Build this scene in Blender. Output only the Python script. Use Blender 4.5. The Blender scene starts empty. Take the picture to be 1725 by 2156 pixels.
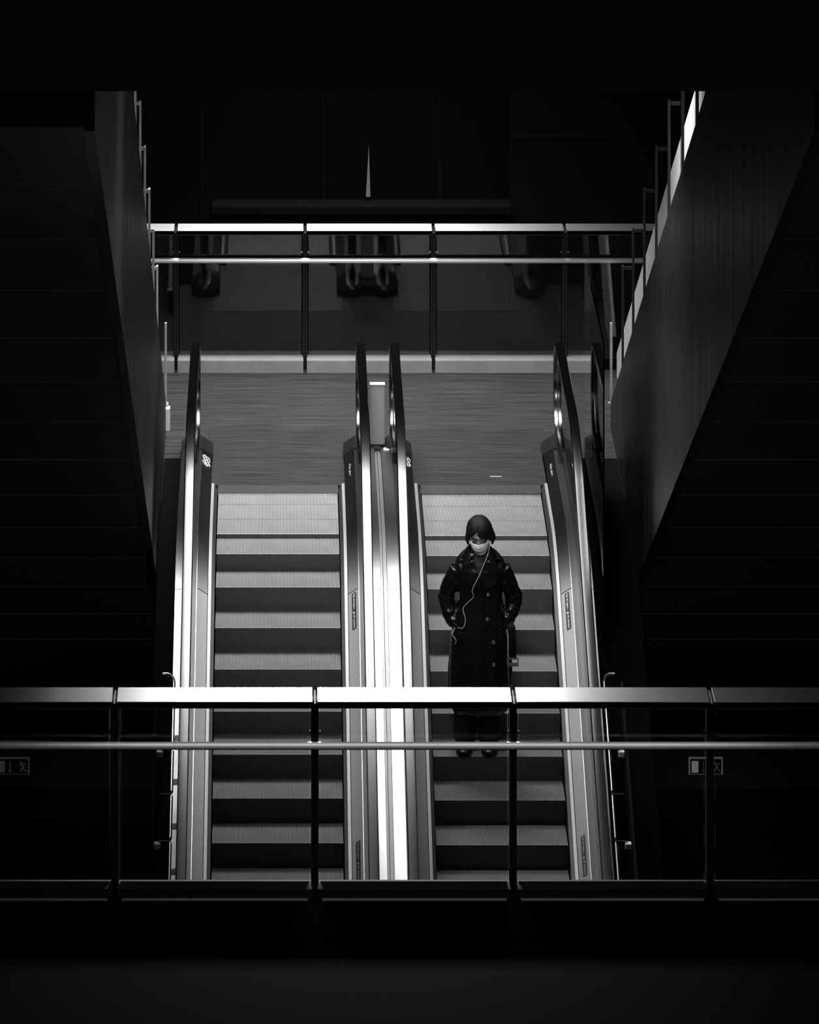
import bpy, math, random
from mathutils import Vector, Matrix, Euler, noise
from mathutils.bvhtree import BVHTree
random.seed(7)
SC = bpy.context.scene
COL = SC.collection
PI = math.pi

# ------------------------------------------------------------------ materials
def new_mat(name):
    m = bpy.data.materials.new(name); m.use_nodes = True
    nt = m.node_tree; nt.nodes.clear()
    out = nt.nodes.new('ShaderNodeOutputMaterial')
    return m, nt, out

def pbr(name, g, rough=0.5, metal=0.0, spec=0.5, nscale=None, namp=0.0, stretch=(1, 1, 1), bump=0.0,
        aniso=0.0, tangent=None, ramp=(0.3, 0.7), ramp_rough=0.0, coat=0.0):
    m, nt, out = new_mat(name)
    b = nt.nodes.new('ShaderNodeBsdfPrincipled')
    nt.links.new(b.outputs[0], out.inputs[0])
    b.inputs['Base Color'].default_value = (g, g, g, 1)
    b.inputs['Roughness'].default_value = rough
    b.inputs['Metallic'].default_value = metal
    b.inputs['Specular IOR Level'].default_value = spec
    if coat:
        b.inputs['Coat Weight'].default_value = coat
        b.inputs['Coat Roughness'].default_value = 0.12
    if aniso:
        b.inputs['Anisotropic'].default_value = aniso
    if tangent:
        c = nt.nodes.new('ShaderNodeCombineXYZ')
        for i in range(3): c.inputs[i].default_value = tangent[i]
        nt.links.new(c.outputs[0], b.inputs['Tangent'])
    if nscale:
        tc = nt.nodes.new('ShaderNodeTexCoord')
        mp = nt.nodes.new('ShaderNodeMapping'); mp.inputs['Scale'].default_value = stretch
        n = nt.nodes.new('ShaderNodeTexNoise'); n.inputs['Scale'].default_value = nscale
        n.inputs['Detail'].default_value = 6; n.inputs['Roughness'].default_value = 0.62
        nt.links.new(tc.outputs['Object'], mp.inputs[0]); nt.links.new(mp.outputs[0], n.inputs['Vector'])
        r = nt.nodes.new('ShaderNodeMapRange')
        r.inputs['From Min'].default_value = ramp[0]; r.inputs['From Max'].default_value = ramp[1]
        r.inputs['To Min'].default_value = g * (1 - namp); r.inputs['To Max'].default_value = g * (1 + namp)
        nt.links.new(n.outputs['Fac'], r.inputs['Value'])
        nt.links.new(r.outputs[0], b.inputs['Base Color'])
        if ramp_rough:
            r2 = nt.nodes.new('ShaderNodeMapRange')
            r2.inputs['From Min'].default_value = ramp[0]; r2.inputs['From Max'].default_value = ramp[1]
            r2.inputs['To Min'].default_value = rough * (1 - ramp_rough); r2.inputs['To Max'].default_value = rough * (1 + ramp_rough)
            nt.links.new(n.outputs['Fac'], r2.inputs['Value']); nt.links.new(r2.outputs[0], b.inputs['Roughness'])
        if bump:
            bp = nt.nodes.new('ShaderNodeBump'); bp.inputs['Strength'].default_value = bump
            bp.inputs['Distance'].default_value = 0.01
            nt.links.new(n.outputs['Fac'], bp.inputs['Height']); nt.links.new(bp.outputs[0], b.inputs['Normal'])
    return m

def emit(name, g, strength):
    m, nt, out = new_mat(name)
    e = nt.nodes.new('ShaderNodeEmission'); e.inputs[0].default_value = (g, g, g, 1); e.inputs[1].default_value = strength
    nt.links.new(e.outputs[0], out.inputs[0])
    return m

def glass(name, tint=0.9, refl=1.0, rough=0.02):
    m, nt, out = new_mat(name)
    t = nt.nodes.new('ShaderNodeBsdfTransparent'); t.inputs[0].default_value = (tint, tint, tint, 1)
    g = nt.nodes.new('ShaderNodeBsdfGlossy'); g.inputs['Roughness'].default_value = rough
    g.inputs[0].default_value = (refl, refl, refl, 1)
    f = nt.nodes.new('ShaderNodeFresnel'); f.inputs[0].default_value = 1.45
    mx = nt.nodes.new('ShaderNodeMixShader')
    nt.links.new(f.outputs[0], mx.inputs[0]); nt.links.new(t.outputs[0], mx.inputs[1]); nt.links.new(g.outputs[0], mx.inputs[2])
    nt.links.new(mx.outputs[0], out.inputs[0])
    return m

M = {}
SLOPE_T = (1, 0, 0)
M['floor'] = pbr('streaked_stone', 0.019, 0.6, spec=0.25, nscale=2.2, namp=0.75, stretch=(0.7, 22, 1), bump=0.05, ramp=(0.36, 0.64))
M['plate'] = pbr('landing_plate_metal', 0.016, 0.5, metal=0.2, nscale=2.6, namp=0.45, stretch=(0.8, 14, 1), ramp=(0.3, 0.7), ramp_rough=0.2)
M['comb'] = pbr('comb_aluminium', 0.08, 0.4, metal=0.6, nscale=30, namp=0.2)
M['tread'] = pbr('step_aluminium', 0.34, 0.5, metal=0.5, nscale=3, namp=0.16, stretch=(1, 1, 1))
M['groove'] = pbr('step_groove', 0.10, 0.7, spec=0.1)
M['riser'] = pbr('step_riser_dark', 0.17, 0.55, metal=0.4, nscale=8, namp=0.1)
M['skirt'] = pbr('black_skirt', 0.012, 0.45)
M['steel'] = pbr('brushed_steel', 0.42, 0.34, metal=1.0, nscale=40, namp=0.08, stretch=(40, 0.6, 0.6), aniso=0.5, tangent=SLOPE_T)
M['steel_deck'] = pbr('satin_steel_deck', 0.2, 0.42, metal=1.0, nscale=30, namp=0.06, stretch=(30, 0.5, 0.5), aniso=0.85, tangent=SLOPE_T)
M['steel_rail'] = pbr('brushed_rail_steel', 0.2, 0.40, metal=1.0, nscale=4, namp=0.06, stretch=(1, 6, 6), aniso=0.95, tangent=(0, 1, 0))
M['steel_bar'] = pbr('brushed_bar_steel', 0.8, 0.40, metal=1.0, nscale=4, namp=0.05, stretch=(1, 6, 6), aniso=0.95, tangent=(0, 1, 0))
M['skirt_strip'] = pbr('satin_strip', 0.3, 0.5, metal=0.5)
M['bar'] = pbr('polished_bar_steel', 0.7, 0.22, metal=1.0)
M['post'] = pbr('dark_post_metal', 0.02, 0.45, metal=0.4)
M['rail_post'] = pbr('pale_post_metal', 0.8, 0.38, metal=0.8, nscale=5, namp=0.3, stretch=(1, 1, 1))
M['rubber'] = pbr('handrail_rubber', 0.075, 0.22, metal=1.0, spec=0.6)
M['black'] = pbr('black_plastic', 0.012, 0.3)
M['trough'] = pbr('dark_gasket', 0.03, 0.4, metal=0.4)
M['glass'] = glass('clear_glass', 0.94)
M['glass_esc'] = glass('balustrade_glass', 0.9)
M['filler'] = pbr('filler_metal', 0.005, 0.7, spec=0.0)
M['truss'] = pbr('truss_cladding', 0.036, 0.42, metal=0.9, nscale=3.0, namp=0.35, stretch=(1, 5, 0.25), ramp_rough=0.3)
M['soffit'] = pbr('dark_soffit', 0.03, 0.6)
M['joint'] = pbr('soffit_joint', 0.3, 0.5)
M['wall'] = pbr('dark_stone_wall', 0.003, 0.6, spec=0.1, nscale=1.2, namp=0.25)
M['wall2'] = pbr('dark_stone_wall_pale', 0.0055, 0.6, spec=0.1, nscale=1.2, namp=0.2)
M['void'] = pbr('matt_black', 0.012, 0.9, spec=0.0)
M['beam'] = pbr('beam_grey', 0.08, 0.9, spec=0.0)
M['white'] = pbr('white_strip_paint', 0.8, 0.35, nscale=2, namp=0.12, stretch=(1, 6, 1))
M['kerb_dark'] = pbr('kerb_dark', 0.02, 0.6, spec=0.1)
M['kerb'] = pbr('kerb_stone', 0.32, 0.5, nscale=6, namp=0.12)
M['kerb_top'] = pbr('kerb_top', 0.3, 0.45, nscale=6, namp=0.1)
M['pillar'] = pbr('grey_panel', 0.42, 0.5)
M['sticker'] = pbr('black_sticker', 0.012, 0.5)
M['sticker_white'] = pbr('white_print', 0.75, 0.6)
M['sticker_worn'] = pbr('worn_print', 0.28, 0.6)
M['sticker_grey'] = pbr('grey_print', 0.4, 0.6)
M['sign_black'] = pbr('sign_black', 0.01, 0.4)
M['sign_lit'] = emit('sign_lit', 1.0, 0.12)
M['sign_dim'] = emit('sign_dim', 1.0, 0.022)
M['sign_edge'] = emit('sign_edge', 1.0, 0.07)
M['skin'] = pbr('skin', 0.30, 0.5, nscale=20, namp=0.05)
M['lid'] = pbr('eye_dark', 0.02, 0.4)
M['hair'] = pbr('black_hair', 0.009, 0.5, spec=0.3, nscale=60, namp=0.5, stretch=(8, 8, 0.4), bump=0.3)
M['mask'] = pbr('pale_mask_fabric', 0.8, 0.8)
M['coat'] = pbr('patent_leather', 0.006, 0.23, spec=0.45, nscale=9, namp=0.2, bump=0.22)
M['cloth'] = pbr('dark_trousers', 0.005, 0.8, spec=0.2)
M['shoe'] = pbr('black_shoe', 0.006, 0.4)
M['button'] = pbr('shiny_button', 0.4, 0.25, metal=0.8)
M['knit'] = pbr('grey_knit', 0.03, 0.9, spec=0.1)
M['cable'] = pbr('white_cable', 0.75, 0.5)

# ------------------------------------------------------------------ mesh helpers
class MB:
    def __init__(s): s.v = []; s.f = []; s.m = []; s.sm = []
    def add(s, verts, faces, mi=0, smooth=False):
        o = len(s.v); s.v += [tuple(p) for p in verts]
        for f in faces: s.f.append([i + o for i in f]); s.m.append(mi); s.sm.append(smooth)
    def box(s, x0, x1, y0, y1, z0, z1, mi=0, bev=0.0):
        if bev <= 0:
            v = [(x0, y0, z0), (x1, y0, z0), (x1, y1, z0), (x0, y1, z0), (x0, y0, z1), (x1, y0, z1), (x1, y1, z1), (x0, y1, z1)]
            s.add(v, [(0, 3, 2, 1), (4, 5, 6, 7), (0, 1, 5, 4), (1, 2, 6, 5), (2, 3, 7, 6), (3, 0, 4, 7)], mi)
        else:
            import bmesh
            bm = bmesh.new(); bmesh.ops.create_cube(bm, size=1)
            for p in bm.verts: p.co = Vector(((x0 + x1) / 2 + p.co.x * (x1 - x0), (y0 + y1) / 2 + p.co.y * (y1 - y0), (z0 + z1) / 2 + p.co.z * (z1 - z0)))
            bmesh.ops.bevel(bm, geom=bm.edges[:], offset=bev, segments=2, affect='EDGES', profile=0.5)
            bm.verts.index_update()
            s.add([tuple(p.co) for p in bm.verts], [[q.index for q in f.verts] for f in bm.faces], mi); bm.free()
    def loft(s, rings, mi=0, smooth=True, closed=True, caps=True):
        n = len(rings[0]); v = [p for r in rings for p in r]; f = []
        for i in range(len(rings) - 1):
            for j in range(n if closed else n - 1):
                k = (j + 1) % n
                f.append((i * n + j, i * n + k, (i + 1) * n + k, (i + 1) * n + j))
        if caps and closed:
            f.append(tuple(range(n - 1, -1, -1))); f.append(tuple((len(rings) - 1) * n + j for j in range(n)))
        s.add(v, f, mi, smooth)
    def tube(s, pts, rad, n=12, mi=0, flat=None, smooth=True, caps=True):
        pts = [Vector(p) for p in pts]
        if not isinstance(rad, (list, tuple)): rad = [rad] * len(pts)
        rings = []; up = None
        for i, p in enumerate(pts):
            t = (pts[min(i + 1, len(pts) - 1)] - pts[max(i - 1, 0)]).normalized()
            if up is None:
                up = Vector((0, 0, 1)) if abs(t.z) < 0.9 else Vector((0, 1, 0))
            a = t.cross(up)
            if a.length < 1e-5: a = t.cross(Vector((1, 0, 0)))
            a.normalize(); b = a.cross(t).normalized(); up = b
            r = rad[i]
            rings.append([tuple(p + a * (math.cos(2 * PI * k / n) * r) + b * (math.sin(2 * PI * k / n) * r * (flat or 1))) for k in range(n)])
        s.loft(rings, mi, smooth, True, caps)
    def ellipsoid(s, c, r, n=20, m=14, mi=0, rot=None, fn=None):
        c = Vector(c); v = []; f = []
        for i in range(m + 1):
            th = PI * i / m
            for j in range(n):
                ph = 2 * PI * j / n
                d = Vector((math.sin(th) * math.cos(ph), math.sin(th) * math.sin(ph), math.cos(th)))
                p = Vector((d.x * r[0], d.y * r[1], d.z * r[2]))
                if fn: p = fn(d, p)
                if rot: p = rot @ p
                v.append(tuple(c + p))
        for i in range(m):
            for j in range(n):
                k = (j + 1) % n
                f.append((i * n + j, (i + 1) * n + j, (i + 1) * n + k, i * n + k))
        s.add(v, f, mi, True)
    def build(s, name, mats, parent=None, loc=None, label=None):
        me = bpy.data.meshes.new(name)
        me.from_pydata(s.v, [], s.f); me.validate(); 
        if not isinstance(mats, (list, tuple)): mats = [mats]
        for x in mats: me.materials.append(x)
        if len(me.polygons) == len(s.f):
            me.polygons.foreach_set('material_index', s.m); me.polygons.foreach_set('use_smooth', s.sm)
        if any(s.sm): me.set_sharp_from_angle(angle=math.radians(32))
        me.update()
        o = bpy.data.objects.new(name, me); COL.objects.link(o)
        if parent is not None: o.parent = parent
        if loc: o.location = loc
        if label: o['label'] = label
        return o

def tag(o, label=None, cat=None, group=None, kind=None):
    if label: o['label'] = label
    if cat: o['category'] = cat
    if group: o['group'] = group
    if kind: o['kind'] = kind
    return o
def thing(name, label, cat, loc=(0, 0, 0), group=None, rotz=0):
    o = bpy.data.objects.new(name, None); COL.objects.link(o); o.location = loc; o.rotation_euler = (0, 0, rotz)
    o.empty_display_size = 0.1
    return tag(o, label, cat, group)
def struct(name, mb, mats, loc=None, label=None):
    o = mb.build(name, mats, None, loc); o['kind'] = 'structure'
    if label: o['label'] = label
    return o
def bake(o, smooth=True):
    """turn modifiers into plain mesh"""
    bpy.context.view_layer.update()
    dg = bpy.context.evaluated_depsgraph_get(); dg.update()
    me = bpy.data.meshes.new_from_object(o.evaluated_get(dg))
    o.modifiers.clear(); o.data = me
    if smooth: me.polygons.foreach_set('use_smooth', [True] * len(me.polygons))
    me.update(); return o

def text_geo(body, size, bold=0.0):
    """outline triangles of a line of lettering, as 2-D verts and faces, centred"""
    c = bpy.data.curves.new('lettering', 'FONT'); c.body = body; c.size = size; c.align_x = 'CENTER'; c.align_y = 'CENTER'
    c.offset = bold; c.resolution_u = 2
    o = bpy.data.objects.new('lettering', c); COL.objects.link(o)
    bpy.context.view_layer.update()
    dg = bpy.context.evaluated_depsgraph_get()
    me = bpy.data.meshes.new_from_object(o.evaluated_get(dg))
    v = [tuple(p.co) for p in me.vertices]; f = [list(p.vertices) for p in me.polygons]
    bpy.data.objects.remove(o); bpy.data.curves.remove(c); bpy.data.meshes.remove(me)
    return v, f

# ------------------------------------------------------------------ escalator profile path (common to both)
TAN = 0.4825
def zn(Y):
    """height of the line through the step noses"""
    if Y >= -0.95: return 0.0
    if Y <= -2.08: return -0.177 - TAN * (-1.88 - Y) if Y < -2.08 else 0
    return -TAN * (-0.95 - Y) ** 2 / (2 * 1.13)
def path(y_from, y_to, step=0.1):
    ys = []; y = y_from
    while y > y_to + 1e-6:
        ys.append(y); y -= 0.06 if (-2.3 < y < -0.8) else 0.35
    ys.append(y_to); return ys
YB = -7.2            # lower end of what is built
YT = 1.30            # newel end

def sweep(prof, ys, closed=True):
    return [[(x, y, zn(y) + h) for (x, h) in prof] for y in ys]

# one step: tread with cleats and a ribbed, slightly curved riser (nose at local y=0, tread goes +y, top z=0)
def step_mesh():
    mb = MB(); W = 0.995; pitch = 0.0095; n = int(W / pitch); x0 = -n * pitch / 2; g = 0.0048; dep = 0.009
    D = 0.405
    for i in range(n):
        a = x0 + i * pitch; l, r, e = a + g / 2, a + pitch - g / 2, a + pitch
        # groove floor and walls (dark), cleat top (bright) with a chamfered front end
        mb.add([(a, 0.004, -dep), (l, 0.004, -dep), (l, D, -dep), (a, D, -dep), (r, 0.004, -dep), (e, 0.004, -dep), (e, D, -dep), (r, D, -dep)], [(0, 1, 2, 3), (4, 5, 6, 7)], 2)
        mb.add([(l, 0, -dep), (l, 0.0, -0.002), (l, 0.003, 0), (l, D, 0), (l, D, -dep), (r, 0, -dep), (r, 0.0, -0.002), (r, 0.003, 0), (r, D, 0), (r, D, -dep)],
               [(0, 1, 2, 3, 4), (9, 8, 7, 6, 5)], 2)
        mb.add([(l, 0.0, -0.002), (r, 0.0, -0.002), (r, 0.003, 0), (l, 0.003, 0), (r, D, 0), (l, D, 0)], [(0, 1, 2, 3), (3, 2, 4, 5)], 0)
    # riser: curved sheet with ribs of the same pitch
    rows = [(0.0, -0.004), (0.002, -0.02), (0.012, -0.07), (0.026, -0.13), (0.036, -0.18), (0.04, -0.215)]
    for i in range(n):
        a = x0 + i * pitch; l, r, e = a + g / 2, a + pitch - g / 2, a + pitch
        for k in range(len(rows) - 1):
            (y0, z0), (y1, z1) = rows[k], rows[k + 1]
            mb.add([(l, y0, z0), (r, y0, z0), (r, y1, z1), (l, y1, z1)], [(1, 0, 3, 2)], 1)
            mb.add([(r, y0 + 0.004, z0), (e + g / 2, y0 + 0.004, z0), (e + g / 2, y1 + 0.004, z1), (r, y1 + 0.004, z1)], [(1, 0, 3, 2)], 2)
    xa = x0 + 0.002; xb = -xa
    mb.add([(xa, 0.05, -0.012), (xb, 0.05, -0.012), (xb, 0.40, -0.012), (xa, 0.40, -0.012),
            (xa, 0.05, -0.21), (xb, 0.05, -0.21), (xb, 0.40, -0.04), (xa, 0.40, -0.04)],
           [(0, 4, 7, 3), (1, 2, 6, 5), (4, 5, 6, 7), (3, 7, 6, 2)], 1)
    return mb
STEP_ME = None

def offset_strip(mb, prof, ys, mi=0, smooth=False):
    mb.loft(sweep(prof, ys), mi, smooth)

def deck_point(cx, sgn, u, h, Y):
    return (cx + sgn * u, Y, zn(Y) + h)

def make_escalator(cx, shift, label, stickers):
    global STEP_ME
    root = thing('escalator', label, 'escalator', (cx, 0, 0))
    R = 0.0
    # steps
    noses = [(-0.28, 0.0), (-0.68, 0.0), (-1.08, 0.0), (-1.48, -0.037), (-1.88, -0.177)]
    for k in range(1, 12): noses.append((-1.88 - 0.4 * k, -0.177 - 0.193 * k))
    for i, (y, z) in enumerate(noses):
        if STEP_ME is None:
            o = step_mesh().build('step', [M['tread'], M['riser'], M['groove']], root); STEP_ME = o.data
        else:
            o = bpy.data.objects.new('step', STEP_ME); COL.objects.link(o); o.parent = root
        o.location = (0, y - shift, z - shift * 0.48)
    # comb plate with teeth, landing plate
    mb = MB(); mb.box(-0.50, 0.50, 0.0, 0.22, -0.02, 0.006)
    for i in range(104):
        x = -0.4945 + i * 0.0095
        mb.add([(x - 0.0016, 0.0, 0.006), (x + 0.0016, 0.0, 0.006), (x, -0.035, -0.004), (x - 0.0016, 0, -0.02), (x + 0.0016, 0, -0.02)],
               [(0, 2, 1), (0, 3, 2), (1, 2, 4), (3, 4, 2)])
    mb.build('comb_plate', M['comb'], root)
    mb = MB(); mb.box(-0.60, 0.60, 0.225, 1.02, -0.03, 0.004); mb.box(-0.60, 0.60, 1.026, 1.86, -0.03, 0.004)
    mb.build('landing_plate', M['plate'], root)
    ys = path(0.9, YB)
    for s in (-1, 1):
        P = lambda pts: [(s * u, h) for u, h in pts]
        # skirt: dark vertical sheet with a brush strip on it
        mb = MB(); mb.loft(sweep(P([(0.503, -0.30), (0.528, -0.30), (0.528, 0.028), (0.503, 0.02)]), path(0.05, YB)))
        # tapered start beside the comb
        mb.add([(s * 0.503, 0.05, -0.1), (s * 0.528, 0.05, -0.1), (s * 0.528, 0.05, 0.028), (s * 0.503, 0.05, 0.02), (s * 0.528, 0.20, -0.1), (s * 0.528, 0.20, 0.028)],
               [(0, 1, 2, 3), (1, 4, 5, 2), (0, 4, 1), (3, 2, 5), (0, 3, 5, 4)])
        mb.build('skirt', M['skirt'], root)
        mb = MB(); mb.loft(sweep(P([(0.529, -0.02), (0.553, -0.02), (0.553, 0.058), (0.529, 0.056)]), path(0.10, YB)))
        mb.build('skirt_strip', M['skirt_strip'], root)
        # inner deck, two lengths with a joint between
        YJ = -2.03
        d = MB()
        for (a, b) in ((0.95, YJ + 0.004), (YJ - 0.004, YB)):
            d.loft(sweep(P([(0.558, -0.05), (0.640, -0.05), (0.640, 0.112), (0.558, 0.062)]), path(a, b)), 0)
        deck = d.build('inner_deck', M['steel_deck'], root)
        # gasket trough and clamping beads at the foot of the glass
        mb = MB()
        mb.loft(sweep(P([(0.643, -0.02), (0.718, -0.02), (0.718, 0.098), (0.643, 0.098)]), path(1.0, YB)), 0)
        for u in (0.660, 0.676): mb.loft(sweep(P([(u - 0.003, 0.09), (u + 0.003, 0.09), (u + 0.003, 0.106), (u - 0.003, 0.106)]), path(1.0, YB)), 0)
        mb.loft(sweep(P([(0.641, 0.09), (0.645, 0.09), (0.645, 0.118), (0.641, 0.118)]), path(0.9, YB)), 1)
        mb.build('glass_channel', [M['trough'], M['steel']], root)
        # outer deck
        mb = MB(); 
        for (a, b) in ((0.95, YJ + 0.003), (YJ - 0.003, YB)):
            mb.loft(sweep(P([(0.722, -0.05), (0.815, -0.05), (0.815, 0.098), (0.722, 0.108)]), path(a, b)))
        mb.build('outer_deck', M['steel'], root)
        # newel cap: many-sided black plastic end
        mb = MB()
        sec = [(0.555, -0.02), (0.552, 0.060), (0.640, 0.116), (0.70, 0.118), (0.76, 0.116), (0.822, 0.085), (0.825, -0.02)]
        rr = []
        for (y, k, kh) in ((0.90, 1.0, 1.0), (1.235, 1.0, 1.0), (1.25, 0.98, 0.985), (1.33, 0.62, 0.93), (1.375, 0.36, 0.86), (1.39, 0.30, 0.70)):
            rr.append([(s * (0.69 + (u - 0.69) * k), y, h * kh if h > 0 else h) for u, h in sec])
        mb.loft(rr, smooth=False)
        mb.build('newel_cap', M['black'], root)
        # glass panel with a rounded newel end
        prof = []; u0 = 0.700
        top_pts = [(y, zn(y) + 0.965) for y in path(0.86, YB)][::-1]
        r = 0.355; cy, cz = 0.86, 0.61
        arc = [(cy + r * math.sin(a), cz + r * math.cos(a)) for a in [PI * i / 16 for i in range(0, 17)]]
        arc = [p for p in arc if p[1] > 0.12]
        bot = [(y, zn(y) + 0.09) for y in path(0.9, YB)]
        n_top = top_pts + arc[1:]
        mb = MB()
        # quads between top outline and bottom line
        def zb(y): return zn(min(y, 0.9)) + 0.09
        ring = n_top
        v = []; f = []
        for (y, z) in ring:
            v += [(s * (u0 - 0.005), y, z), (s * (u0 + 0.005), y, z), (s * (u0 - 0.005), min(y, 1.1), min(zb(y), z)), (s * (u0 + 0.005), min(y, 1.1), min(zb(y), z))]
        for i in range(len(ring) - 1):
            a = 4 * i; b = a + 4
            f += [(a, b, b + 2, a + 2), (a + 1, a + 3, b + 3, b + 1), (a, a + 1, b + 1, b), (a + 2, b + 2, b + 3, a + 3)]
        mb.add(v, f); mb.build('glass_panel', M['glass_esc'], root)
        # polished edge profile carrying the handrail, around the newel
        mb = MB()
        pts = [(s * u0, y, z) for y, z in n_top]
        mb.tube(pts, 0.011, 8); mb.build('handrail_guide', M['bar'], root)
        # handrail
        line = [(y, zn(y) + 1.0 - 0.02) for y in path(0.86, YB)][::-1]
        R2 = r + 0.025
        line += [(cy + R2 * math.sin(a), cz + R2 * math.cos(a)) for a in [PI * i / 20 for i in range(1, 21)]]
        line += [(0.7, cz - R2), (0.52, cz - R2 - 0.02)]
        prof = [(-0.040, -0.006), (-0.037, 0.010), (-0.031, 0.0195), (0, 0.0215), (0.031, 0.0195), (0.037, 0.010), (0.040, -0.006), (0.036, -0.018), (0.020, -0.022), (-0.020, -0.022), (-0.036, -0.018)]
        rings = []
        for i, (y, z) in enumerate(line):
            a = Vector((line[max(i - 1, 0)][0], line[max(i - 1, 0)][1])); b = Vector((line[min(i + 1, len(line) - 1)][0], line[min(i + 1, len(line) - 1)][1]))
            t = (b - a).normalized(); nrm = Vector((-t.y, t.x))
            if i < 3 and nrm.y < 0: nrm = -nrm
            rings.append([(s * u0 + p, y + nrm.x * q, z + nrm.y * q) for p, q in prof])
        mb = MB(); mb.loft(rings, smooth=True)
        mb.build('handrail', M['rubber'], root)
        # stickers and painted reflections on this inner deck
        for (side, kind, Y) in stickers:
            if side != s: continue
            mb = MB()
            def at(q, w, lift):   # q along the slope (down positive), w across the deck (towards the glass positive)
                u = 0.602 + w; y = Y - q
                h = 0.062 + (u - 0.558) / 0.082 * 0.05 + lift
                return (s * u, y, zn(y) + h)
            flip = s            # lettering tops always point to the right
            if kind in ('stand', 'stand_dark'):
                L, Wd = 0.178, 0.0165
                mb.add([at(-L, -Wd, 0.002), at(L, -Wd, 0.002), at(L, Wd, 0.002), at(-L, Wd, 0.002)], [(0, 1, 2, 3)], 0)
                tv, tf = text_geo('Stå til højre - gå til venstre', 0.030, 0.0006)
                xs = [p[0] for p in tv]; k = 0.335 / (max(xs) - min(xs))
                mb.add([at(p[0] * k, p[1] * 0.62 * flip, 0.004) for p in tv], tf, 1)
                mb.build('sign_sticker', [M['sticker'], M['sticker_white'] if kind == 'stand' else M['sticker_worn']], deck)
            elif kind == 'word':
                for wd, q0 in (('Slip', -0.095), ('glem', 0.085)):
                    tv, tf = text_geo(wd, 0.034, 0.0)
                    xs = [p[0] for p in tv]; k = 0.15 / (max(xs) - min(xs))
                    mb = MB(); mb.add([at(q0 + p[0] * k, p[1] * 0.62 * flip, 0.003) for p in tv], tf, 0)
                    mb.build('lettering', [M['sticker_grey']], deck)
            elif kind == 'glints':  # white strokes painted in place of reflections on the shiny black newel end
                for q0, w0, amp, ln in ((-0.13, 0.0, 0.008, 0.055), (-0.085, 0.0, 0.012, 0.06), (-0.03, 0.0, 0.010, 0.06), (0.02, 0.0, 0.014, 0.064), (0.06, 0.0, 0.012, 0.058), (0.10, 0.008, 0.010, 0.035)):
                    pts = []
                    for i in range(9):
                        w = -ln / 2 + ln * i / 8
                        pts.append(at(q0 + amp * 2.2 * math.sin(i * 1.7 + q0 * 40) + 0.03 * (0.5 - i / 8), w, 0.003))
                    mb.tube(pts, 0.0032, 5)
                mb.build('painted_glints', M['sticker_white'], deck)
    return root

esc_l = make_escalator(-0.0275, 0.0, 'left escalator, all of its metal steps empty, with black handrails on glass',
                       [(1, 'stand', -2.23), (1, 'stand_dark', -4.55), (1, 'word', 0.36), (-1, 'glints', 0.60)])
esc_r = make_escalator(1.658, 0.018, 'right escalator with the person in a black coat standing on its steps',
                       [(1, 'stand', -2.23), (1, 'stand_dark', -4.50), (1, 'word', 0.36), (-1, 'glints', 0.60)])

# cover strip between the two escalators
mb = MB()
mb.loft(sweep([(0.790, -0.05), (0.808, -0.05), (0.808, 0.075), (0.790, 0.075)], path(0.95, YB)), 0)
mb.loft(sweep([(0.812, -0.05), (0.840, -0.05), (0.840, 0.075), (0.812, 0.075)], path(0.95, YB)), 0)
mb.box(0.768, 0.862, 0.0, 1.32, -0.05, 0.02, 1)
mb.box(0.775, 0.845, 0.95, 1.30, 0.0, 0.10, 1)
struct('trim_1', mb, [pbr('strip_grey', 0.24, 0.45, metal=0.7), M['trough']])
# upright panel standing between the two handrails
t = thing('control_pillar', 'slim grey upright panel with bright top standing between the two middle handrails', 'pillar', (0.8155, 1.02, 0.10))
mb = MB(); mb.box(-0.062, 0.062, 0, 0.055, 0.012, 0.512, bev=0.003); mb.build('panel', M['pillar'], t)
mb = MB(); mb.box(-0.064, 0.064, -0.004, 0.07, 0.515, 0.522, bev=0.002); mb.build('top_cap', M['white'], t)
mb = MB(); mb.box(-0.066, 0.066, -0.006, 0.06, 0.0, 0.011); mb.build('base', M['black'], t)
mb = MB(); mb.box(0.865, 0.912, 0.86, 0.93, 0.100, 0.112)
tag(mb.build('white_sticker', M['sticker_white']), 'small white label stuck on the deck right of the slim pillar foot', 'sticker')
# small pull on the right landing plate
mb = MB(); mb.box(-0.05, 0.05, -0.006, 0.006, 0.004, 0.010, bev=0.002)
mb.build('lifting_handle', M['steel'], esc_r, (0.14, 0.46, 0.0), 'bright thin lifting handle')

# ------------------------------------------------------------------ setting
mb = MB(); mb.box(-1.6, 3.9, 1.865, 3.72, -0.3, 0.0); mb.box(-1.6, -0.86, -0.2, 1.865, -0.3, 0.0); mb.box(2.50, 3.9, -0.2, 1.865, -0.3, 0.0)
for a, b in ((-0.86, -0.629), (0.574, 1.056), (2.26, 2.50)): mb.box(a, b, 0.9, 1.865, -0.3, 0.0)
struct('floor', mb, M['floor'])
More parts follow.
